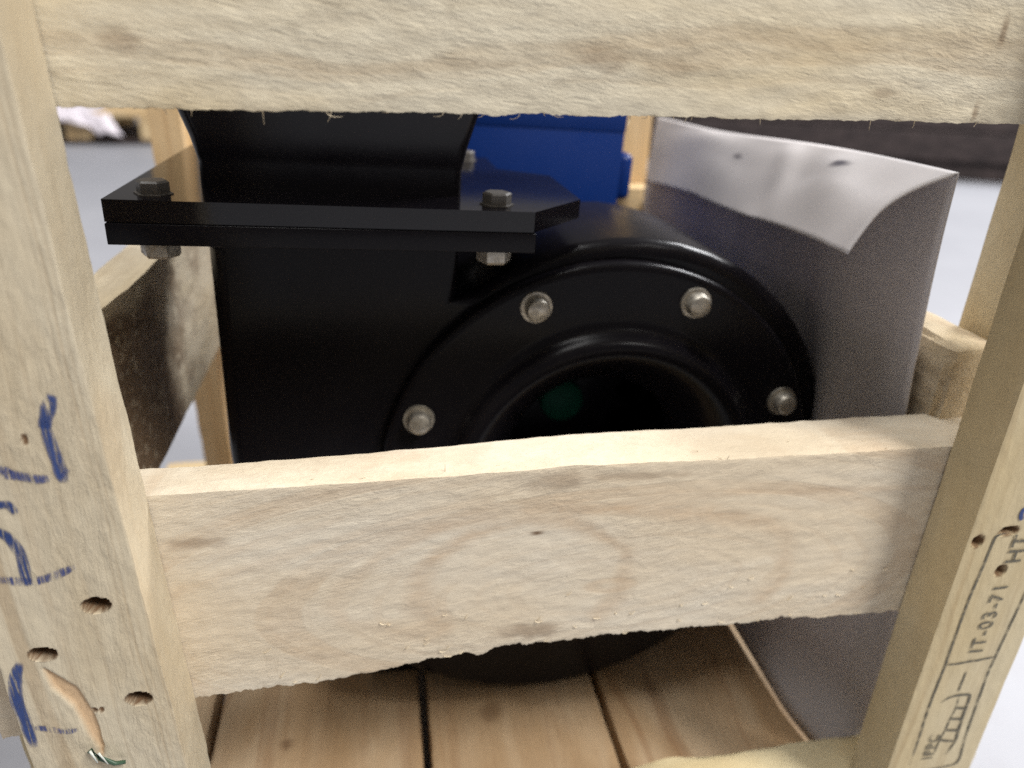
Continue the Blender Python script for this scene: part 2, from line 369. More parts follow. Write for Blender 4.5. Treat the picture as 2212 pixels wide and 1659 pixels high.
def figure(x, z):
    """broad late-wood bands of the flat-sawn face"""
    b = 0.0; xx = x+0.006*nz(x*9, z*14, 4); zz = z+0.006*nz(x*9, z*14, 8)
    for w_, st, pts in ARCS:
        if not (min(p[0] for p in pts)-.04 < xx < max(p[0] for p in pts)+.04 and min(p[1] for p in pts)-.04 < zz < max(p[1] for p in pts)+.04): continue
        dd = 9
        for (xa, za), (xb, zb) in zip(pts, pts[1:]):
            dx, dz = xb-xa, zb-za; t = max(0, min(1, ((xx-xa)*dx+(zz-za)*dz)/(dx*dx+dz*dz))); dd = min(dd, math.hypot(xx-xa-dx*t, zz-za-dz*t))
        b = max(b, st*ss(2.3, 0.0, dd/(w_*(1.15+0.9*nz(x*7, z*7, 1))))*(0.75+0.6*nz(x*5, z*5, 6)))
    return b
bmid = Board((-0.66, 1.24), (1.0, 1.1), (-1.02, -0.627), 'x', (0.004, 0.012, 0.0045), M_mid, figure=figure, amp=0.0011, seed=5.1, wander=0.003, lo=mid_lo, hi=mid_hi, rag=0.011,
             knots=[(0.235, -0.760, 0.013, 0.006, 1.0), (0.235, -0.985, 0.07, 0.022, 0.5), (-0.30, -0.715, 0.05, 0.012, 0.45), (0.27, -0.655, 0.06, 0.02, 0.4), (0.40, -0.655, 0.10, 0.010, 0.4)],
             shift=lambda x, y, z: (x, y+(0.025*ss(0.0, 1.0, x)-0.02*ss(.3, -.4, x))*ss(1.04, 1.1, y), z))
o = bmid.build('rail', crate, label='pale lower front rail with nested oval grain and ragged lower edge')
V, F = fibres(bmid, lambda x: mid_lo(x)+.008, 30, -0.3, 0.97)
V2, F2 = fibres(bmid, mid_hi, 14, -0.3, 0.9, down=False, spots=(0.085, 0.55, 0.52))
mk('fibre', *merge([(V, F), (V2, F2)]), M_fib, o, kind='stuff')

parts = []
for i in range(60):
    x = random.uniform(-0.28, 0.97); h_ = random.random()**2*0.11
    if nz(x*5, h_*20, 3) < -0.05 and i % 3: continue
    z = mid_lo(x)+0.006+h_; q = bmid.surf(x, z, 0.0012); Ln = random.uniform(0.005, 0.015); a = random.uniform(-0.3, 0.9); c_ = random.uniform(-0.006, 0.006)
    parts.append(tube([(q[0]+math.cos(a)*Ln*t, q[1]-0.004*math.sin(math.pi*min(1, t*1.2))*random.uniform(.3, 1), q[2]+math.sin(a)*Ln*t+c_*t*t) for t in (0, .33, .66, 1)], 0.0011, 0.0004, 3))
for i in range(0):
    x = random.uniform(-0.3, 0.95); z = random.uniform(-0.075, 0.10); q = bt.surf(x, z, 0.0012); Ln = random.uniform(0.004, 0.011); a = random.uniform(-0.6, 0.2)
    parts.append(tube([(q[0]+math.cos(a)*Ln*t, q[1]-0.003*math.sin(math.pi*min(1, t*1.2)), q[2]+math.sin(a)*Ln*t) for t in (0, .5, 1)], 0.0011, 0.0004, 3))
mk('torn_fibre', *merge(parts), M_fib, crate, kind='stuff')

# left front post
chip = [(-0.5171, -0.8398), (-0.512, -0.8859), (-0.4934, -0.9264), (-0.4839, -0.9873), (-0.478, -1.0179), (-0.4828, -1.0588), (-0.47, -1.0333), (-0.4651, -1.0133), (-0.4656, -0.9461), (-0.4782, -0.8865), (-0.5055, -0.8496)]
def inpoly(x, z, poly):
    c = False; n = len(poly)
    for i in range(n):
        (xa, za), (xb, zb) = poly[i], poly[i-1]
        if (za > z) != (zb > z) and x < (xb-xa)*(z-za)/(zb-za)+xa: c = not c
    return c
def near(x, z, poly):
    b = 9
    for i in range(len(poly)):
        (xa, za), (xb, zb) = poly[i], poly[i-1]; dx, dz = xb-xa, zb-za
        t = max(0, min(1, ((x-xa)*dx+(z-za)*dz)/(dx*dx+dz*dz))); b = min(b, math.hypot(x-xa-dx*t, z-za-dz*t))
    return b
def peelL(x, z):
    if not (-0.53 < x < -0.45 and -1.07 < z < -0.83): return 0.0
    return ss(0, 0.006, near(x, z, chip)) if inpoly(x, z, chip) else 0.0
holesL = [(-0.4263, -0.7396), (-0.5079, -0.8193), (-0.4072, -0.9229)]
pl = Board((-0.567, -0.365), (0.9, 0.998), (GZ+0.001, 0.34), 'z', (0.0026, 0.02, 0.003), M_postL, amp=0.0011, seed=9.3, wander=0.003,
           pits=[(x, z, 0.0160, 0.0118, 0.045) for x, z in holesL]+[(-0.4668, -0.9372, 0.004, 0.004, 0.004), (-0.4574, -0.9376, 0.003, 0.005, 0.003), (-0.452, -0.47, 0.003, 0.007, 0.003)], peel=peelL,
           shift=lambda x, y, z: (x+interp(-z, [(0, 0), (.42, .004), (.78, .011), (1.15, .021), (2, .035)])*ss(-.56, -.37, x), y, z))
postL = pl.build('post', crate, label='left front post with blue marker strokes, nail holes and a peeled splinter')
for x, z in holesL:
    mk('nail', *lathe([(0.0001, 0.0), (0.007, 0.0), (0.0075, 0.002), (0.007, 0.012)], x+0.001, 0.936, z+0.001, 14), M_steel, postL)

def ribbon(board, pts, wd, steps=7, off=0.0016, fade=0.12, taper=0.6):
    """brush stroke laid on the front face of a board"""
    P = []
    for i in range(len(pts)-1):
        p0 = pts[max(i-1, 0)]; p1 = pts[i]; p2 = pts[i+1]; p3 = pts[min(i+2, len(pts)-1)]
        for k in range(steps):
            t = k/steps
            P.append(tuple(0.5*(2*p1[c]+(p2[c]-p0[c])*t+(2*p0[c]-5*p1[c]+4*p2[c]-p3[c])*t*t+(3*p1[c]-p0[c]-3*p2[c]+p3[c])*t**3) for c in (0, 1)))
    P.append(pts[-1]); V, F, cov = [], [], []; m = len(P); A = 5
    for i, (x, z) in enumerate(P):
        dx = P[min(i+1, m-1)][0]-P[max(i-1, 0)][0]; dz = P[min(i+1, m-1)][1]-P[max(i-1, 0)][1]; L = math.hypot(dx, dz) or 1
        nx, nz_ = -dz/L, dx/L; u = i/(m-1); ww = wd*(1-taper*ss(0.25, 0, u)*0.6-taper*ss(0.8, 1, u)*0.6)*(1+0.15*nz(x*60, z*60, 1))
        for k in range(A):
            v = (k/(A-1)-0.5)*ww; V.append(board.surf(x+nx*v, z+nz_*v, off))
            cov.append(min(1, ss(0, fade, u)+0.2)*min(1, ss(1, 1-fade, u)+0.2)*(0.45 if k in (0, A-1) else 1))
        if i:
            for k in range(A-1): F.append(((i-1)*A+k, (i-1)*A+k+1, i*A+k+1, i*A+k))
    return V, F, cov
def strokes(name, board, lst, mat, parent, **tags):
    parts, cov = [], []
    for pts, wd in lst:
        V, F, c = ribbon(board, pts, wd); parts.append((V, F)); cov += c
    V, F = merge(parts)
    o = mk(name, V, F, mat, parent, attrs={'cover': cov}, **tags); return o
strokes('marker_stroke', pl, [([(-0.4224, -0.4440), (-0.420, -0.4801), (-0.4174, -0.5054), (-0.4165, -0.5352)], 0.017)], M_marker, postL)
strokes('marker_stroke', pl, [([(-0.4032, -0.4086), (-0.4120, -0.4280), (-0.4205, -0.4480), (-0.4215, -0.456)], 0.017)], M_marker, postL)
strokes('marker_stroke', pl, [([(-0.57, -0.505), (-0.4869, -0.5101), (-0.4795, -0.5175), (-0.4594, -0.5239), (-0.443, -0.5272), (-0.4288, -0.5263)], 0.014),
                              ([(-0.4185, -0.528), (-0.407, -0.514)], 0.008)], M_markerdry, postL)
strokes('marker_stroke', pl, [([(-0.53, -0.560), (-0.4994, -0.5629), (-0.4887, -0.5638), (-0.4842, -0.5786)], 0.012),
                              ([(-0.527, -0.598), (-0.5094, -0.6056), (-0.4995, -0.6172), (-0.4932, -0.6459), (-0.4946, -0.6813), (-0.496, -0.6948)], 0.015)], M_marker, postL)
strokes('marker_stroke', pl, [([(-0.56, -0.672), (-0.527, -0.68), (-0.4961, -0.688), (-0.4757, -0.6857), (-0.4581, -0.6808), (-0.4304, -0.6679)], 0.014)], M_markerdry, postL)
strokes('marker_stroke', pl, [([(-0.5372, -0.829), (-0.5496, -0.8593), (-0.5567, -0.8994), (-0.5551, -0.9421), (-0.5545, -0.9974)], 0.018)], M_marker, postL)
strokes('marker_stroke', pl, [([(-0.5461, -0.9589), (-0.5309, -0.9615), (-0.5099, -0.9717), (-0.4879, -0.971)], 0.012)], M_markerdry, postL)
M_gr = plastic('green_flake', (0.05, 0.10, 0.06), 0.4)
M_wh = plastic('pale_flake', (0.65, 0.68, 0.62), 0.5)
mk('staple', *tube([(-0.477, 0.893, -1.012), (-0.463, 0.889, -1.028), (-0.445, 0.889, -1.042), (-0.431, 0.893, -1.046)], 0.0045, 0.003, 6), M_gr, postL, smooth=True, label='dark green plastic staple stub in the post')
mk('splinter', *merge([tube([(-0.474, 0.888, -1.008), (-0.466, 0.884, -1.03)], 0.0022, 0.001, 5), tube([(-0.462, 0.886, -1.012), (-0.452, 0.884, -1.036)], 0.002, 0.0008, 5)]), M_wh, postL, smooth=True)

# right front post
holesR = [(1.006, -0.7665, 0.012, 0.013), (1.062, -0.7497, 0.02, 0.010), (1.0766, -0.8379, 0.012, 0.013)]
prr = Board((0.985, 1.19), (0.903, 0.998), (GZ+0.001, 0.34), 'z', (0.004, 0.02, 0.005), M_postR, amp=0.0009, seed=14.3, wander=0.003,
            pits=[(x, z, a*0.9, b*0.9, 0.016) for x, z, a, b in holesR])
postR = prr.build('post', crate, label='right front post with a black rectangular timber stamp')
strokes('stamp_frame', prr, [([(1.0606, -0.7525), (1.0433, -0.7541), (1.0365, -0.7654), (1.0345, -0.8166), (1.0303, -0.9085), (1.0318, -1.0375), (1.0323, -1.0578), (1.0301, -1.1689), (1.0334, -1.2602), (1.0341, -1.34)], 0.0055),
                             ([(1.15, -0.83), (1.1474, -0.909), (1.1397, -1.0525), (1.1386, -1.1146), (1.1449, -1.2731), (1.1506, -1.3458), (1.12, -1.357), (1.05, -1.36)], 0.0055),
                             ([(1.0357, -1.0583), (1.085, -1.056), (1.1369, -1.0513)], 0.006)], M_stamp, postR)
strokes('stamp_emblem', prr, [([(1.0856, -1.0811), (1.085, -1.1347)], 0.005), ([(1.0542, -1.1605), (1.07, -1.149), (1.09, -1.146), (1.113, -1.149), (1.118, -1.165), (1.119, -1.21), (1.1215, -1.2494), (1.1233, -1.2825), (1.112, -1.32)], 0.007),
                              ([(1.091, -1.15), (1.094, -1.18), (1.091, -1.213), (1.089, -1.244), (1.085, -1.2714), (1.083, -1.32)], 0.004),
                              ([(1.0963, -1.1816), (1.118, -1.186)], 0.007), ([(1.0925, -1.2125), (1.12, -1.217)], 0.007), ([(1.0904, -1.2441), (1.121, -1.25)], 0.007), ([(1.085, -1.2714), (1.123, -1.282)], 0.007)], M_stamp, postR)
def lettering(name, text, x, z, size, board, parent):
    """text running up the post, tops of the letters to the left"""
    cu = bpy.data.curves.new(name, 'FONT'); cu.body = text; cu.size = size; cu.resolution_u = 3; cu.offset = size*0.012; cu.space_character = 1.12
    t = bpy.data.objects.new(name+'_tmp', cu); C.objects.link(t)
    me = bpy.data.meshes.new_from_object(t.evaluated_get(bpy.context.evaluated_depsgraph_get()))
    bm = bmesh.new(); bm.from_mesh(me); bmesh.ops.triangulate(bm, faces=bm.faces)
    bm.verts.index_update()
    V = [board.surf(x-v.co.y, z+v.co.x, 0.0022) for v in bm.verts]; F = [tuple(v.index for v in q.verts) for q in bm.faces]
    bm.free(); bpy.data.objects.remove(t); bpy.data.curves.remove(cu); bpy.data.meshes.remove(me)
    return mk(name, V, F, M_stamp, parent, attrs={'cover': [1.0]*len(V)})
lettering('stamp_lettering', 'IT-03-71', 1.103, -1.034, 0.043, prr, postR)
lettering('stamp_lettering', 'HT', 1.108, -0.822, 0.046, prr, postR)
lettering('stamp_lettering', 'IPPC', 1.081, -1.325, 0.034, prr, postR)
strokes('marker_stroke', prr, [([(1.075, -0.70), (1.0725, -0.715), (1.079, -0.728)], 0.010)], M_marker, postR)

# corner posts, side boards, back frame
def plain(name, x, y, z, axis, mat, seed, res=None, parent=crate, **kw):
    tags = {k: kw.pop(k) for k in list(kw) if k in ('label', 'kind')}
    if res is None: res = {'x': (0.02, 0.025, 0.02), 'y': (0.025, 0.02, 0.02), 'z': (0.02, 0.02, 0.025)}[axis]
    kw.setdefault('amp', 0.0015); kw.setdefault('wander', 0.006)
    return Board(x, y, z, axis, res, mat, seed=seed, **kw).build(name, parent, **tags)
M_cornz = wood('corner_post_wood', 'z', (0.56, 0.44, 0.25), (0.62, 0.53, 0.35), (0.34, 0.23, 0.11), fuzz=0.4, ringk=12, lines=0.7, seed=11.5, bump=0.4, warp=0.03)
plain('corner_post', (1.132, 1.23), (1.102, 1.225), (GZ+.001, 0.36), 'z', M_cornz, 3.0, knots=[])
plain('corner_post', (-0.70, -0.602), (1.102, 1.225), (GZ+.001, 0.36), 'z', M_cornz, 4.0)
plain('corner_post', (-0.70, -0.602), (2.60, 2.80), (GZ+.001, 0.36), 'z', M_warmz, 5.0)
plain('corner_post', (1.135, 1.23), (2.60, 2.80), (GZ+.001, -0.50), 'z', M_warmz, 6.0)
plain('post', (0.83, 1.045), (2.852, 2.95), (GZ+.001, 0.36), 'z', M_warmz, 7.0)
plain('post', (-0.56, -0.36), (2.852, 2.95), (GZ+.001, 0.36), 'z', M_warmz, 8.0)
plain('rail', (-0.595, 1.025), (2.752, 2.85), (-0.89, -0.495), 'x', M_backx, 9.0)
def stain_shadeL(x, y, z):
    near_shade = ss(1.72, 1.60, y+0.25*(z+.5)+0.03*nz(y*9, z*9, 1)); sp = max(0, min(1, 0.15+1.3*nz(y*9, z*9, 3.3)+0.6*nz(y*30, z*24, 3.3)))  # near part: cast shade painted brown; farther back: real brown speckles
    return (0.95*near_shade+(1-near_shade)*0.75*sp)*ss(-0.49, -0.53, z+0.03*nz(y*8, 1, 1))*ss(-0.54, -0.51, x)
def rough_left(x, y, z):
    # bark wane: the inner arris is broken away near the front
    k = ss(1.62, 1.30, y)*ss(-0.60, -0.50, z)*ss(-0.57, -0.50, x)
    return (x-0.03*k*(0.7+0.8*nz(y*14, z*10, 1)), y, z-0.02*k*nz(y*12, 5, 2))
plain('side_board', (-0.60, -0.50), (1.101, 2.78), (-0.875, -0.472), 'y', M_side, 12.0, res=(0.01, 0.014, 0.01), amp=0.003, stain=stain_shadeL, shift=rough_left,
      label='left inner side board, mouldy and brown speckled, shade painted brown on its near part below the pale top')
plain('side_board', (1.03, 1.13), (1.101, 2.80), (-0.90, -0.482), 'y', M_side, 13.0, res=(0.012, 0.014, 0.01), amp=0.003, rnd=0.02,
      stain=lambda x, y, z: 0.6*ss(-0.5, -0.56, z)*max(0, min(1, 0.6+nz(y*5, z*9, 8))), label='right inner side board with brown stained face')
# base
pk = [(-0.600, -0.482), (-0.462, 0.049), (0.068, 0.5235), (0.5385, 1.028), (1.045, 1.36)]
for i, (a, b) in enumerate(pk):
    kn = []
    kn = {1: [(-0.285, 1.36, 0.016, 0.02, .8)], 2: [(0.233, 1.385, 0.035, 0.04, .55)], 3: [(0.82, 1.9, 0.03, 0.04, .6)]}.get(i, [])
    p = Board((a, b), (1.103, 2.98), (-1.70, -1.60), 'y', (0.012, 0.014, 0.03), M_warm, topknots=kn, seed=20+i*3.7, amp=0.0012, wander=0.004, rnd=0.006)
    p.build('plank', crate)
plain('bearer', (-0.72, 1.33), (1.0, 1.10), (GZ+.001, -1.478), 'x', M_bear, 31.0, res=(0.015, 0.02, 0.02), amp=0.002, rnd=0.012,
      shift=lambda x, y, z: (x, y, z-0.02*ss(0.62, 0.4, x)*ss(-1.6, -1.5, z)*(0.9+nz(x*6, y*9, 1))), label='pale front bearer board at the foot of the crate')
for y0 in (1.95, 2.85): plain('bearer', (-0.95, 1.36), (y0, y0+.12), (GZ+.001, -1.702), 'x', M_backx, 33.0+y0, res=(0.05, 0.04, 0.04))
# ================================================================ FAN
CX, CY, CZ = 0.471, 1.42, -0.892
fan = empty('centrifugal_fan', W(CX, CY, CZ), label='black moulded centrifugal fan with round bolted inlet, square outlet duct and blue motor', category='fan')
fan.rotation_euler = (0, math.radians(2.0), 0)
def L(pt): return (pt[0]+CX, pt[1]+CY, pt[2]+CZ)
def fp(name, vf, mat, parent=None, smooth=True, sharp=35, **tags):
    V, F = vf
    return mk(name, [L(v) for v in V], F, mat, parent or fan, smooth=smooth, sharp=sharp, **tags)
# volute outline (x, z), counter clockwise from the tongue
out = [(-0.338, 0.536), (-0.338, 0.405)]
for a in range(128, 0, -8): out.append((0.03+0.529*math.cos(math.radians(a)), 0.006+0.529*math.sin(math.radians(a))))
key = [(0.559, 0.006), (0.553, -0.09), (0.515, -0.23), (0.44, -0.38), (0.32, -0.517), (0.19, -0.612), (0.05, -0.668), (-0.096, -0.687), (-0.25, -0.667), (-0.40, -0.60), (-0.55, -0.49), (-0.68, -0.33), (-0.775, -0.14), (-0.805, 0.02), (-0.807, 0.2), (-0.807, 0.536)]
for i in range(len(key)-1):
    p0, p1, p2, p3 = key[max(i-1, 0)], key[i], key[i+1], key[min(i+2, len(key)-1)]
    for k in range(6):
        t = k/6; out.append(tuple(0.5*(2*p1[c]+(p2[c]-p0[c])*t+(2*p0[c]-5*p1[c]+4*p2[c]-p3[c])*t*t+(3*p1[c]-p0[c]-3*p2[c]+p3[c])*t**3) for c in (0, 1)))
out.append(key[-1])
DEP = 0.42
def extrude_outline(o2, rings):
    """rings: list of (inset, y)"""
    n = len(o2); nr = []
    for i in range(n):
        a, b = o2[i-1], o2[(i+1) % n]; dx, dz = b[0]-a[0], b[1]-a[1]; Ln = math.hypot(dx, dz) or 1; nr.append((dz/Ln, -dx/Ln))
    # outline is clockwise here: the inward normal is the flipped one
    ar = sum(o2[i-1][0]*o2[i][1]-o2[i][0]*o2[i-1][1] for i in range(n)); sg = 1 if ar < 0 else -1
    V, F = [], []
    for ins, y in rings:
        for (x, z), (nx, nz_) in zip(o2, nr): V.append((x+sg*nx*ins, y, z+sg*nz_*ins))
    for r in range(len(rings)-1):
        for i in range(n):
            j = (i+1) % n; F.append((r*n+i, r*n+j, (r+1)*n+j, (r+1)*n+i))
    F.append(tuple(range(n))); F.append(tuple((len(rings)-1)*n+i for i in range(n)))
    return V, F
fil = 0.032
rings = [(fil*(1-math.sin(math.radians(a))), fil*(1-math.cos(math.radians(a)))) for a in (0, 15, 30, 45, 60, 75, 90)]
rings = rings+[(0, DEP-0.02), (0.02, DEP)]
Vc, Fc = extrude_outline(out, rings)
Fc = Fc[:-2]                                             # front and back are closed by rings round the inlet
casing_back = extrude_outline(out, [(0.02, DEP), (0.02, DEP+0.004)])
n = len(out)
front = [Vc[i] for i in range(n)]; hole = [(0.30*math.cos(2*math.pi*k/64), 0.0, 0.30*math.sin(2*math.pi*k/64)) for k in range(64)]
st = max(range(n), key=lambda i: front[i][0])
k0 = 0
loop = [front[(st+i) % n] for i in range(n+1)]+[hole[(k0+k) % 64] for k in range(65)]
if sum(front[i-1][0]*front[i][2]-front[i][0]*front[i-1][2] for i in range(n)) > 0: loop = loop[:n+1]+loop[n+1:][::-1]
fp('front_wall', (loop, [tuple(range(len(loop)))]), M_black, smooth=False)
last = (len(rings)-1)*n; Fc.append(tuple(last+i for i in range(n)))
fp('casing', (Vc, Fc), M_black, sharp=40)
# bolted inlet plate with rolled collar
prof = [(0.30, 0.0), (0.496, 0.0), (0.496, -0.022), (0.4935, -0.030), (0.487, -0.035), (0.478, -0.036), (0.378, -0.036), (0.362, -0.038), (0.353, -0.044), (0.348, -0.054),
        (0.342, -0.065), (0.333, -0.072), (0.321, -0.074), (0.308, -0.071), (0.294, -0.062), (0.278, -0.048), (0.258, -0.026), (0.240, 0.0), (0.224, 0.025), (0.212, 0.045), (0.208, 0.06), (0.208, 0.12), (0.30, 0.12), (0.30, 0.0)]
fp('inlet_plate', lathe(prof, 0, 0, 0, 128, caps=False), M_black, sharp=60)
hexn = lambda r, y0, y1, x, z, n=6, ax='y': lathe([(r*0.93, y0), (r, y0+(y1-y0)*0.12), (r, y1)], x, 0, z, n, ax)
for k in range(8):
    a = math.radians(22.5+2.0+45*k); x, z = 0.443*math.cos(a), 0.443*math.sin(a)
    b = fp('bolt', lathe([(0.0001, -0.070), (0.014, -0.070), (0.0215, -0.066), (0.0245, -0.060), (0.0255, -0.045), (0.0255, -0.041)], x, 0, z, 20, caps=False), M_steel)
    fp('washer', lathe([(0.024, -0.041), (0.0325, -0.041), (0.0335, -0.036)], x, 0, z, 24, caps=False), M_steel, b)
# impeller
imp = fp('impeller', lathe([(0.0001, 0.46), (0.07, 0.46), (0.09, 0.50), (0.36, 0.56), (0.36, 0.58), (0.0001, 0.58)], 0, 0, 0, 48, caps=False), M_inner)
for k in range(12):
    a = 2*math.pi*k/12; vs = []
    for r, da in ((0.17, 0), (0.24, 0.22), (0.31, 0.42), (0.355, 0.55)):
        for y in (0.16, 0.55):
            vs.append((r*math.cos(a+da), y, r*math.sin(a+da))); vs.append((r*math.cos(a+da+0.03), y, r*math.sin(a+da+0.03)))
    fs = []
    for i in range(3):
        b0, c0 = i*4, i*4+4
        for p, q in ((0, 1), (1, 3), (3, 2), (2, 0)): fs.append((b0+p, b0+q, c0+q, c0+p))
    fs += [(0, 1, 3, 2), (12, 13, 15, 14)]
    fp('blade', (vs, fs), M_inner, imp)
fp('hub_cap', lathe([(0.0001, 0.345), (0.05, 0.345), (0.058, 0.350), (0.060, 0.36), (0.060, 0.46)], 0, 0, 0, 32, caps=False), M_green, imp, label='dark green round hub cap')
# outlet flanges
fx0, fx1, fy0, fy1 = -0.933, -0.215, -0.126, DEP+0.126
fp('outlet_flange', box(fx0, fx1, fy0, fy1, 0.536, 0.5715, 0.0015), M_black, smooth=True, label='lower outlet flange plate')
M_gloss = plastic('polished_black_plate', (0.006, 0.005, 0.007), 0.11, 0.05, spec=0.42)
fo = [(fx0, fy0+.003), (fx1-.004, fy0+.003), (-0.101, 0.012), (-0.102, 0.293), (-0.215, 0.365), (-0.215, fy1), (fx0, fy1)]
m = len(fo)
fp('outlet_flange', ([(x, y, z) for z in (0.5735, 0.610) for x, y in fo], [tuple(range(m)), tuple(range(m, 2*m))]+[(i, (i+1) % m, m+(i+1) % m, m+i) for i in range(m)]), M_gloss, smooth=False, label='upper outlet flange plate with a bevelled ear on its right side')
fp('gasket', box(fx0+.002, fx1-.006, fy0+.005, fy1-.002, 0.5715, 0.5735), M_black)
for (x, y) in ((fx0+0.065, fy0+0.062), (fx1-0.065, fy0+0.062), (fx0+0.065, fy1-0.062), (fx1-0.065, fy1-0.062)):
    b = fp('bolt', lathe([(0.0001, 0.633), (0.023, 0.633), (0.027, 0.630), (0.027, 0.612), (0.032, 0.612), (0.032, 0.610)], x, y, 0, 6, 'z', caps=False), M_dull, sharp=20)
    fp('nut', lathe([(0.031, 0.536), (0.033, 0.531), (0.033, 0.508), (0.029, 0.503), (0.0001, 0.503)], x, y, 0, 6, 'z', caps=False), M_steel, b, sharp=20)
# duct: collar and flaring hopper (hollow)
def duct(rows, th=0.012):
    V, F = [], []; cs = 5
    def ring(x0, x1, y0, y1, z, r):
        p = []
        for cx, cy, a0 in ((x1-r, y1-r, 0), (x0+r, y1-r, 90), (x0+r, y0+r, 180), (x1-r, y0+r, 270)):
            for k in range(cs):
                a = math.radians(a0+90*k/(cs-1)); p.append((cx+r*math.cos(a), cy+r*math.sin(a), z))
        return p
    n4 = 4*cs
    full = rows+[(a+th, b-th, c+th, d-th, z, max(0.004, r-th)) for a, b, c, d, z, r in reversed(rows)]
    for row in full: V += ring(*row)
    for i in range(len(full)):
        j = (i+1) % len(full)
        for k in range(n4):
            k2 = (k+1) % n4; F.append((i*n4+k, i*n4+k2, j*n4+k2, j*n4+k))
    return V, F
x0, x1, y0, y1 = -0.807, -0.338, 0.0, DEP
rows = [(x0, x1, y0, y1, 0.6102, 0.014), (x0, x1, y0, y1, 0.655, 0.016), (x0-.003, x1+.003, y0-.003, y1+.003, 0.668, 0.018)]
for z in (0.70, 0.80, 0.95, 1.1, 1.25):
    g = 0.27*(z-0.664); rows.append((x0-g*1.05, x1+g, y0-g, y1+g, z, 0.020))
fp('duct', duct(rows), M_duct, sharp=30)
# base foot and motor chair
fp('base_plate', box(-0.54, 0.20, 0.12, 1.32, CZ*0-0.706, -0.686, 0.004), M_black)
for xx in (-0.25, 0.24): fp('support', box(xx, xx+.05, 0.6, 1.25, -0.69, -0.20, 0.004), M_black)
br = [(-0.30, 0.53), (-0.185, 0.525), (-0.062, 0.52), (-0.022, 0.51), (0.025, 0.50), (0.25, 0.44), (0.36, 0.2), (0.36, -0.69), (-0.42, -0.69), (-0.42, 0.40)]
V = [(x, y, z) for y in (DEP+0.02, DEP+0.16) for x, z in br]; m = len(br)
fp('motor_bracket', (V, [tuple(range(m)), tuple(range(m, 2*m))]+[(i, (i+1) % m, m+(i+1) % m, m+i) for i in range(m)]), M_grey, smooth=False, label='black motor bracket plate behind the casing, its reflection painted in grey')
# blue motor
mot = fp('motor', lathe([(0.0001, 0.62), (0.30, 0.62), (0.31, 0.63), (0.31, 0.69), (0.28, 0.70), (0.28, 1.12), (0.295, 1.13), (0.295, 1.22), (0.26, 1.27), (0.0001, 1.28)], 0.02, 0, -0.05, 64, caps=False), M_blue)
for k in range(28):
    a = 2*math.pi*k/28; c, s_ = math.cos(a), math.sin(a)
    vs = [(0.02+r*c-w_*s_, y, -0.05+r*s_+w_*c) for r in (0.27, 0.30) for w_ in (-0.005, 0.005) for y in (0.705, 1.115)]
    fp('cooling_rib', (vs, [(0, 1, 3, 2), (4, 6, 7, 5), (0, 4, 5, 1), (2, 3, 7, 6), (0, 2, 6, 4), (1, 5, 7, 3)]), M_blue, mot, smooth=False)
tb = fp('terminal_box', box(-0.26, 0.202, 0.70, 1.05, 0.20, 0.675, 0.002), M_blue, sharp=50)
fp('lid', box(-0.262, 0.204, 0.698, 1.052, 0.674, 0.75, 0.003), M_blue, tb, sharp=50)
fp('gland_plate', box(0.200, 0.252, 0.73, 0.98, 0.478, 0.612, 0.020), M_blue, tb, sharp=50)

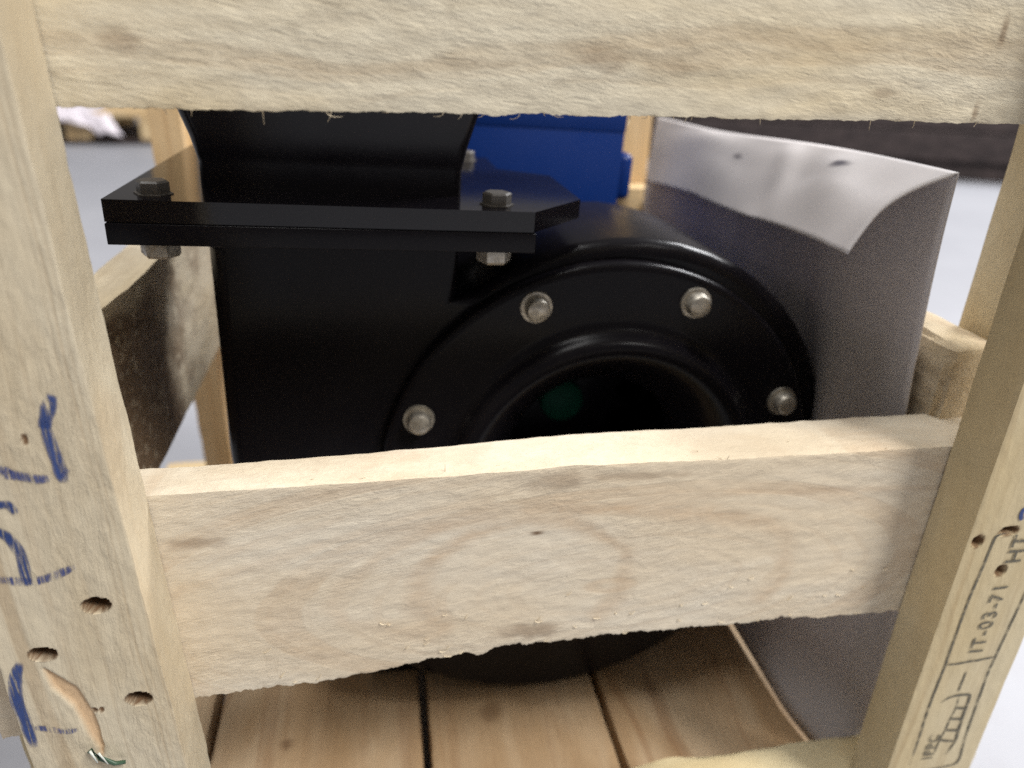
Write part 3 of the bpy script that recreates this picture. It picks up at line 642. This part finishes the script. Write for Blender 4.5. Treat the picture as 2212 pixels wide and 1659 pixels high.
# ================================================================ PACKING SHEET
def sheet():
    V, F, K = [], [], []; NS, rows = 90, []
    def fold_z(s): return -0.186-0.048*s+0.006*math.sin(s*7)
    def yy(s): return 1.178+1.51*s
    A, B = 44, 26
    for i in range(NS+1):
        s = i/NS; s2 = s
        fy = yy(s); fz = fold_z(s)
        for j in range(A+1):                       # wall from floor to the fold
            t = j/A; z = -1.592+(fz+1.592)*t
            x = 1.0+(0.030*nz(fy*1.6, z*1.4, 4)+0.020*math.sin(fy*4.5+z*2.5)+0.012*math.exp(-((fy-1.55-0.3*(z+.6))/0.06)**2))*ss(0, .3, t)*ss(1, .8, t)*ss(0.0, 0.16, s)
            y = fy-(1-s)**3*0.085*ss(0.0, 0.72, 1-t)*1.0+0.0
            cur = ss(0.04, 0.0, t)*0.022*ss(0.0, .12, s)-0.027*ss(0.5, 0.0, t); x -= cur; x += 0.075*ss(-.92, -1.12, z)*ss(-1.59, -1.42, z)*ss(.32, 0, s)
            V.append((x, y, z)); K.append(0.0)
        ex = interp(s, [(0, .80), (0.08, .822), (.36, .875), (.62, .915), (.87, .945), (1, .955)])
        ey = interp(s, [(0, 1.15), (.36, 1.72), (.87, 2.47), (1, 2.62)])
        ez = interp(s, [(0, -.316), (.12, -.336), (.36, -.368), (.62, -.396), (.87, -.435), (1, -.45)])
        for j in range(1, B+1):                    # the flap bent inwards over the fold
            t = j/B; bx = 1.0+(ex-1.0)*t; by = fy+(ey-fy)*t; bz = fz+(ez-fz)*t
            arch = math.sin(math.pi*min(1, t*1.0))
            bz += 0.026*arch*(0.6+0.4*s)
            by += 0.03*arch*ss(0.15, 0, s)
            wv = 0.004*math.sin(s*9+0.6)*t+0.016*math.exp(-((s-0.09-0.12*(1-t))/0.06)**2)*t*(1.2-t)*3*math.sin(math.pi*t)+0.012*math.exp(-((s-0.62)/0.12)**2)*math.sin(math.pi*t)+0.010*math.exp(-((s-0.36+0.1*t)/0.035)**2)*math.sin(math.pi*t)-0.012*math.exp(-((s-0.25-0.05*t)/0.05)**2)*math.sin(math.pi*t)+0.012*nz(fy*3, t*2, 6)*math.sin(math.pi*t*.8)
            bz += wv; bx -= wv*0.4
            V.append((bx, by, bz))
            k = 0.0
            for ks, kt, kr in ((0.185, 0.30, 0.016), (0.50, 0.42, 0.010)):
                k = max(k, ss(1.3, 0.5, math.hypot((s-ks)/kr*0.7, (t-kt)/(kr*4))))
            K.append(k)
    R = A+B+1
    for i in range(NS):
        for j in range(R-1): F.append((i*R+j, (i+1)*R+j, (i+1)*R+j+1, i*R+j+1))
    return V, F, K
V, F, K = sheet()
so = mk('packing_sheet', V, F, M_sheet, origin=W(1.0, 1.9, -1.592), smooth=True, attrs={'knot': K}, label='grey lilac foam packing sheet standing between fan and right side boards, top flap folded over', category='sheet')
md = so.modifiers.new('thickness', 'SOLIDIFY'); md.thickness = 0.0011; md.offset = 0

# ================================================================ BACKGROUND
M_dark = NT('dark_brown_stained_timber'); oc = M_dark.n('ShaderNodeTexCoord').outputs['Object']
nn = M_dark.noise(M_dark.vec('MULTIPLY', oc, (3, 30, 40)), 1.0, 5.0, 0.6)
M_dark.t.links.new(M_dark.mix(M_dark.ramp(nn, 0.35, 0.7), (0.022, 0.014, 0.014), (0.055, 0.038, 0.036)), M_dark.b.inputs['Base Color']); M_dark.b.inputs['Roughness'].default_value = 0.6; M_dark = M_dark.m
p0, p1 = Vector((5.1, 14.3)), Vector((12.6, 10.7)); d = (p1-p0).normalized(); nn_ = Vector((-d.y, d.x))
def along(a0, a1, b0, b1, z0, z1, ch):
    V, F = box(a0, a1, b0, b1, z0, z1, ch)
    return [(p0.x+d.x*a+nn_.x*b, p0.y+d.y*a+nn_.y*b, z) for a, b, z in V], F
LL = (p1-p0).length
beam = empty('timber_stack', W(p0.x+d.x*LL/2, p0.y+d.y*LL/2, GZ), label='low stack of dark brown timbers on the pale floor behind the crate, right', category='timber stack')
mk('timber', *along(-0.4, LL, 0.10, 1.2, GZ+.003, GZ+.30, .02), M_dark, beam)
mk('timber', *along(-0.5, LL+.1, 0.0, 1.2, GZ+.305, GZ+.80, .03), M_dark, beam)
mk('timber', *along(-0.45, LL, 0.03, 1.2, GZ+.805, GZ+1.30, .03), M_dark, beam)
mk('timber', *along(-0.5, LL+.1, 0.02, 1.2, GZ+1.305, GZ+1.8, .03), M_dark, beam)

# pallet far left
PX, PY = -3.95, 15.6
pal = empty('pallet', W(PX-1.4, PY+1.5, GZ), label='wooden pallet standing on the pale floor far behind the crate, at the left', category='pallet')
def pb(name, *a, mat=M_backx, **k): return mk(name, *box(*a, .015), mat, pal, **k)
for x in (PX-3.1, PX-1.72, PX-.42):
    for y in (PY, PY+1.3, PY+2.6): pb('block', x, x+.42, y, y+.4, GZ+.09, GZ+.40)
for y in (PY, PY+1.3, PY+2.6): pb('bottom_board', PX-3.1, PX, y, y+.4, GZ+.002, GZ+.088, mat=M_dark)
for i in range(6):
    pb('deck_board', PX-3.12, PX+.02, PY-.02+i*.51, PY+.37+i*.51, GZ+.50, GZ+.59)
for x in (PX-3.1, PX-1.72, PX-.42): pb('stringer', x, x+.42, PY-.01, PY+3.0, GZ+.402, GZ+.498)
M_film = NT('white_film'); M_film.b.inputs['Base Color'].default_value = (0.8, 0.74, 0.80, 1); M_film.b.inputs['Roughness'].default_value = 0.35; M_film = M_film.m
V, F = [], []
for i in range(25):
    for j in range(17):
        u, v = i/24, j/16
        x = PX-2.35+u*1.45+0.25*v*v; drop = max(0.0, v-0.35)/0.65
        y = PY+1.2-(1.32*min(1, v/0.35))-0.12*drop+0.05*nz(u*7, v*5, 2)
        z = GZ+0.66+0.2*math.sin(u*5)*(1-drop)*0.5+0.05*nz(u*9, v*8, 1)-drop*(0.50*u**0.7-0.02+0.12*nz(u*5, 1, 1))
        V.append((x, y-0.1*abs(nz(u*12, v, 7)), z))
for i in range(24):
    for j in range(16): F.append((i*17+j, (i+1)*17+j, (i+1)*17+j+1, i*17+j+1))
fo = mk('plastic_film', V, F, M_film, origin=W(PX-1.5, PY, GZ+.6), smooth=True, label='crumpled whitish plastic film draped over the far left pallet', category='plastic film')
md = fo.modifiers.new('thickness', 'SOLIDIFY'); md.thickness = 0.001
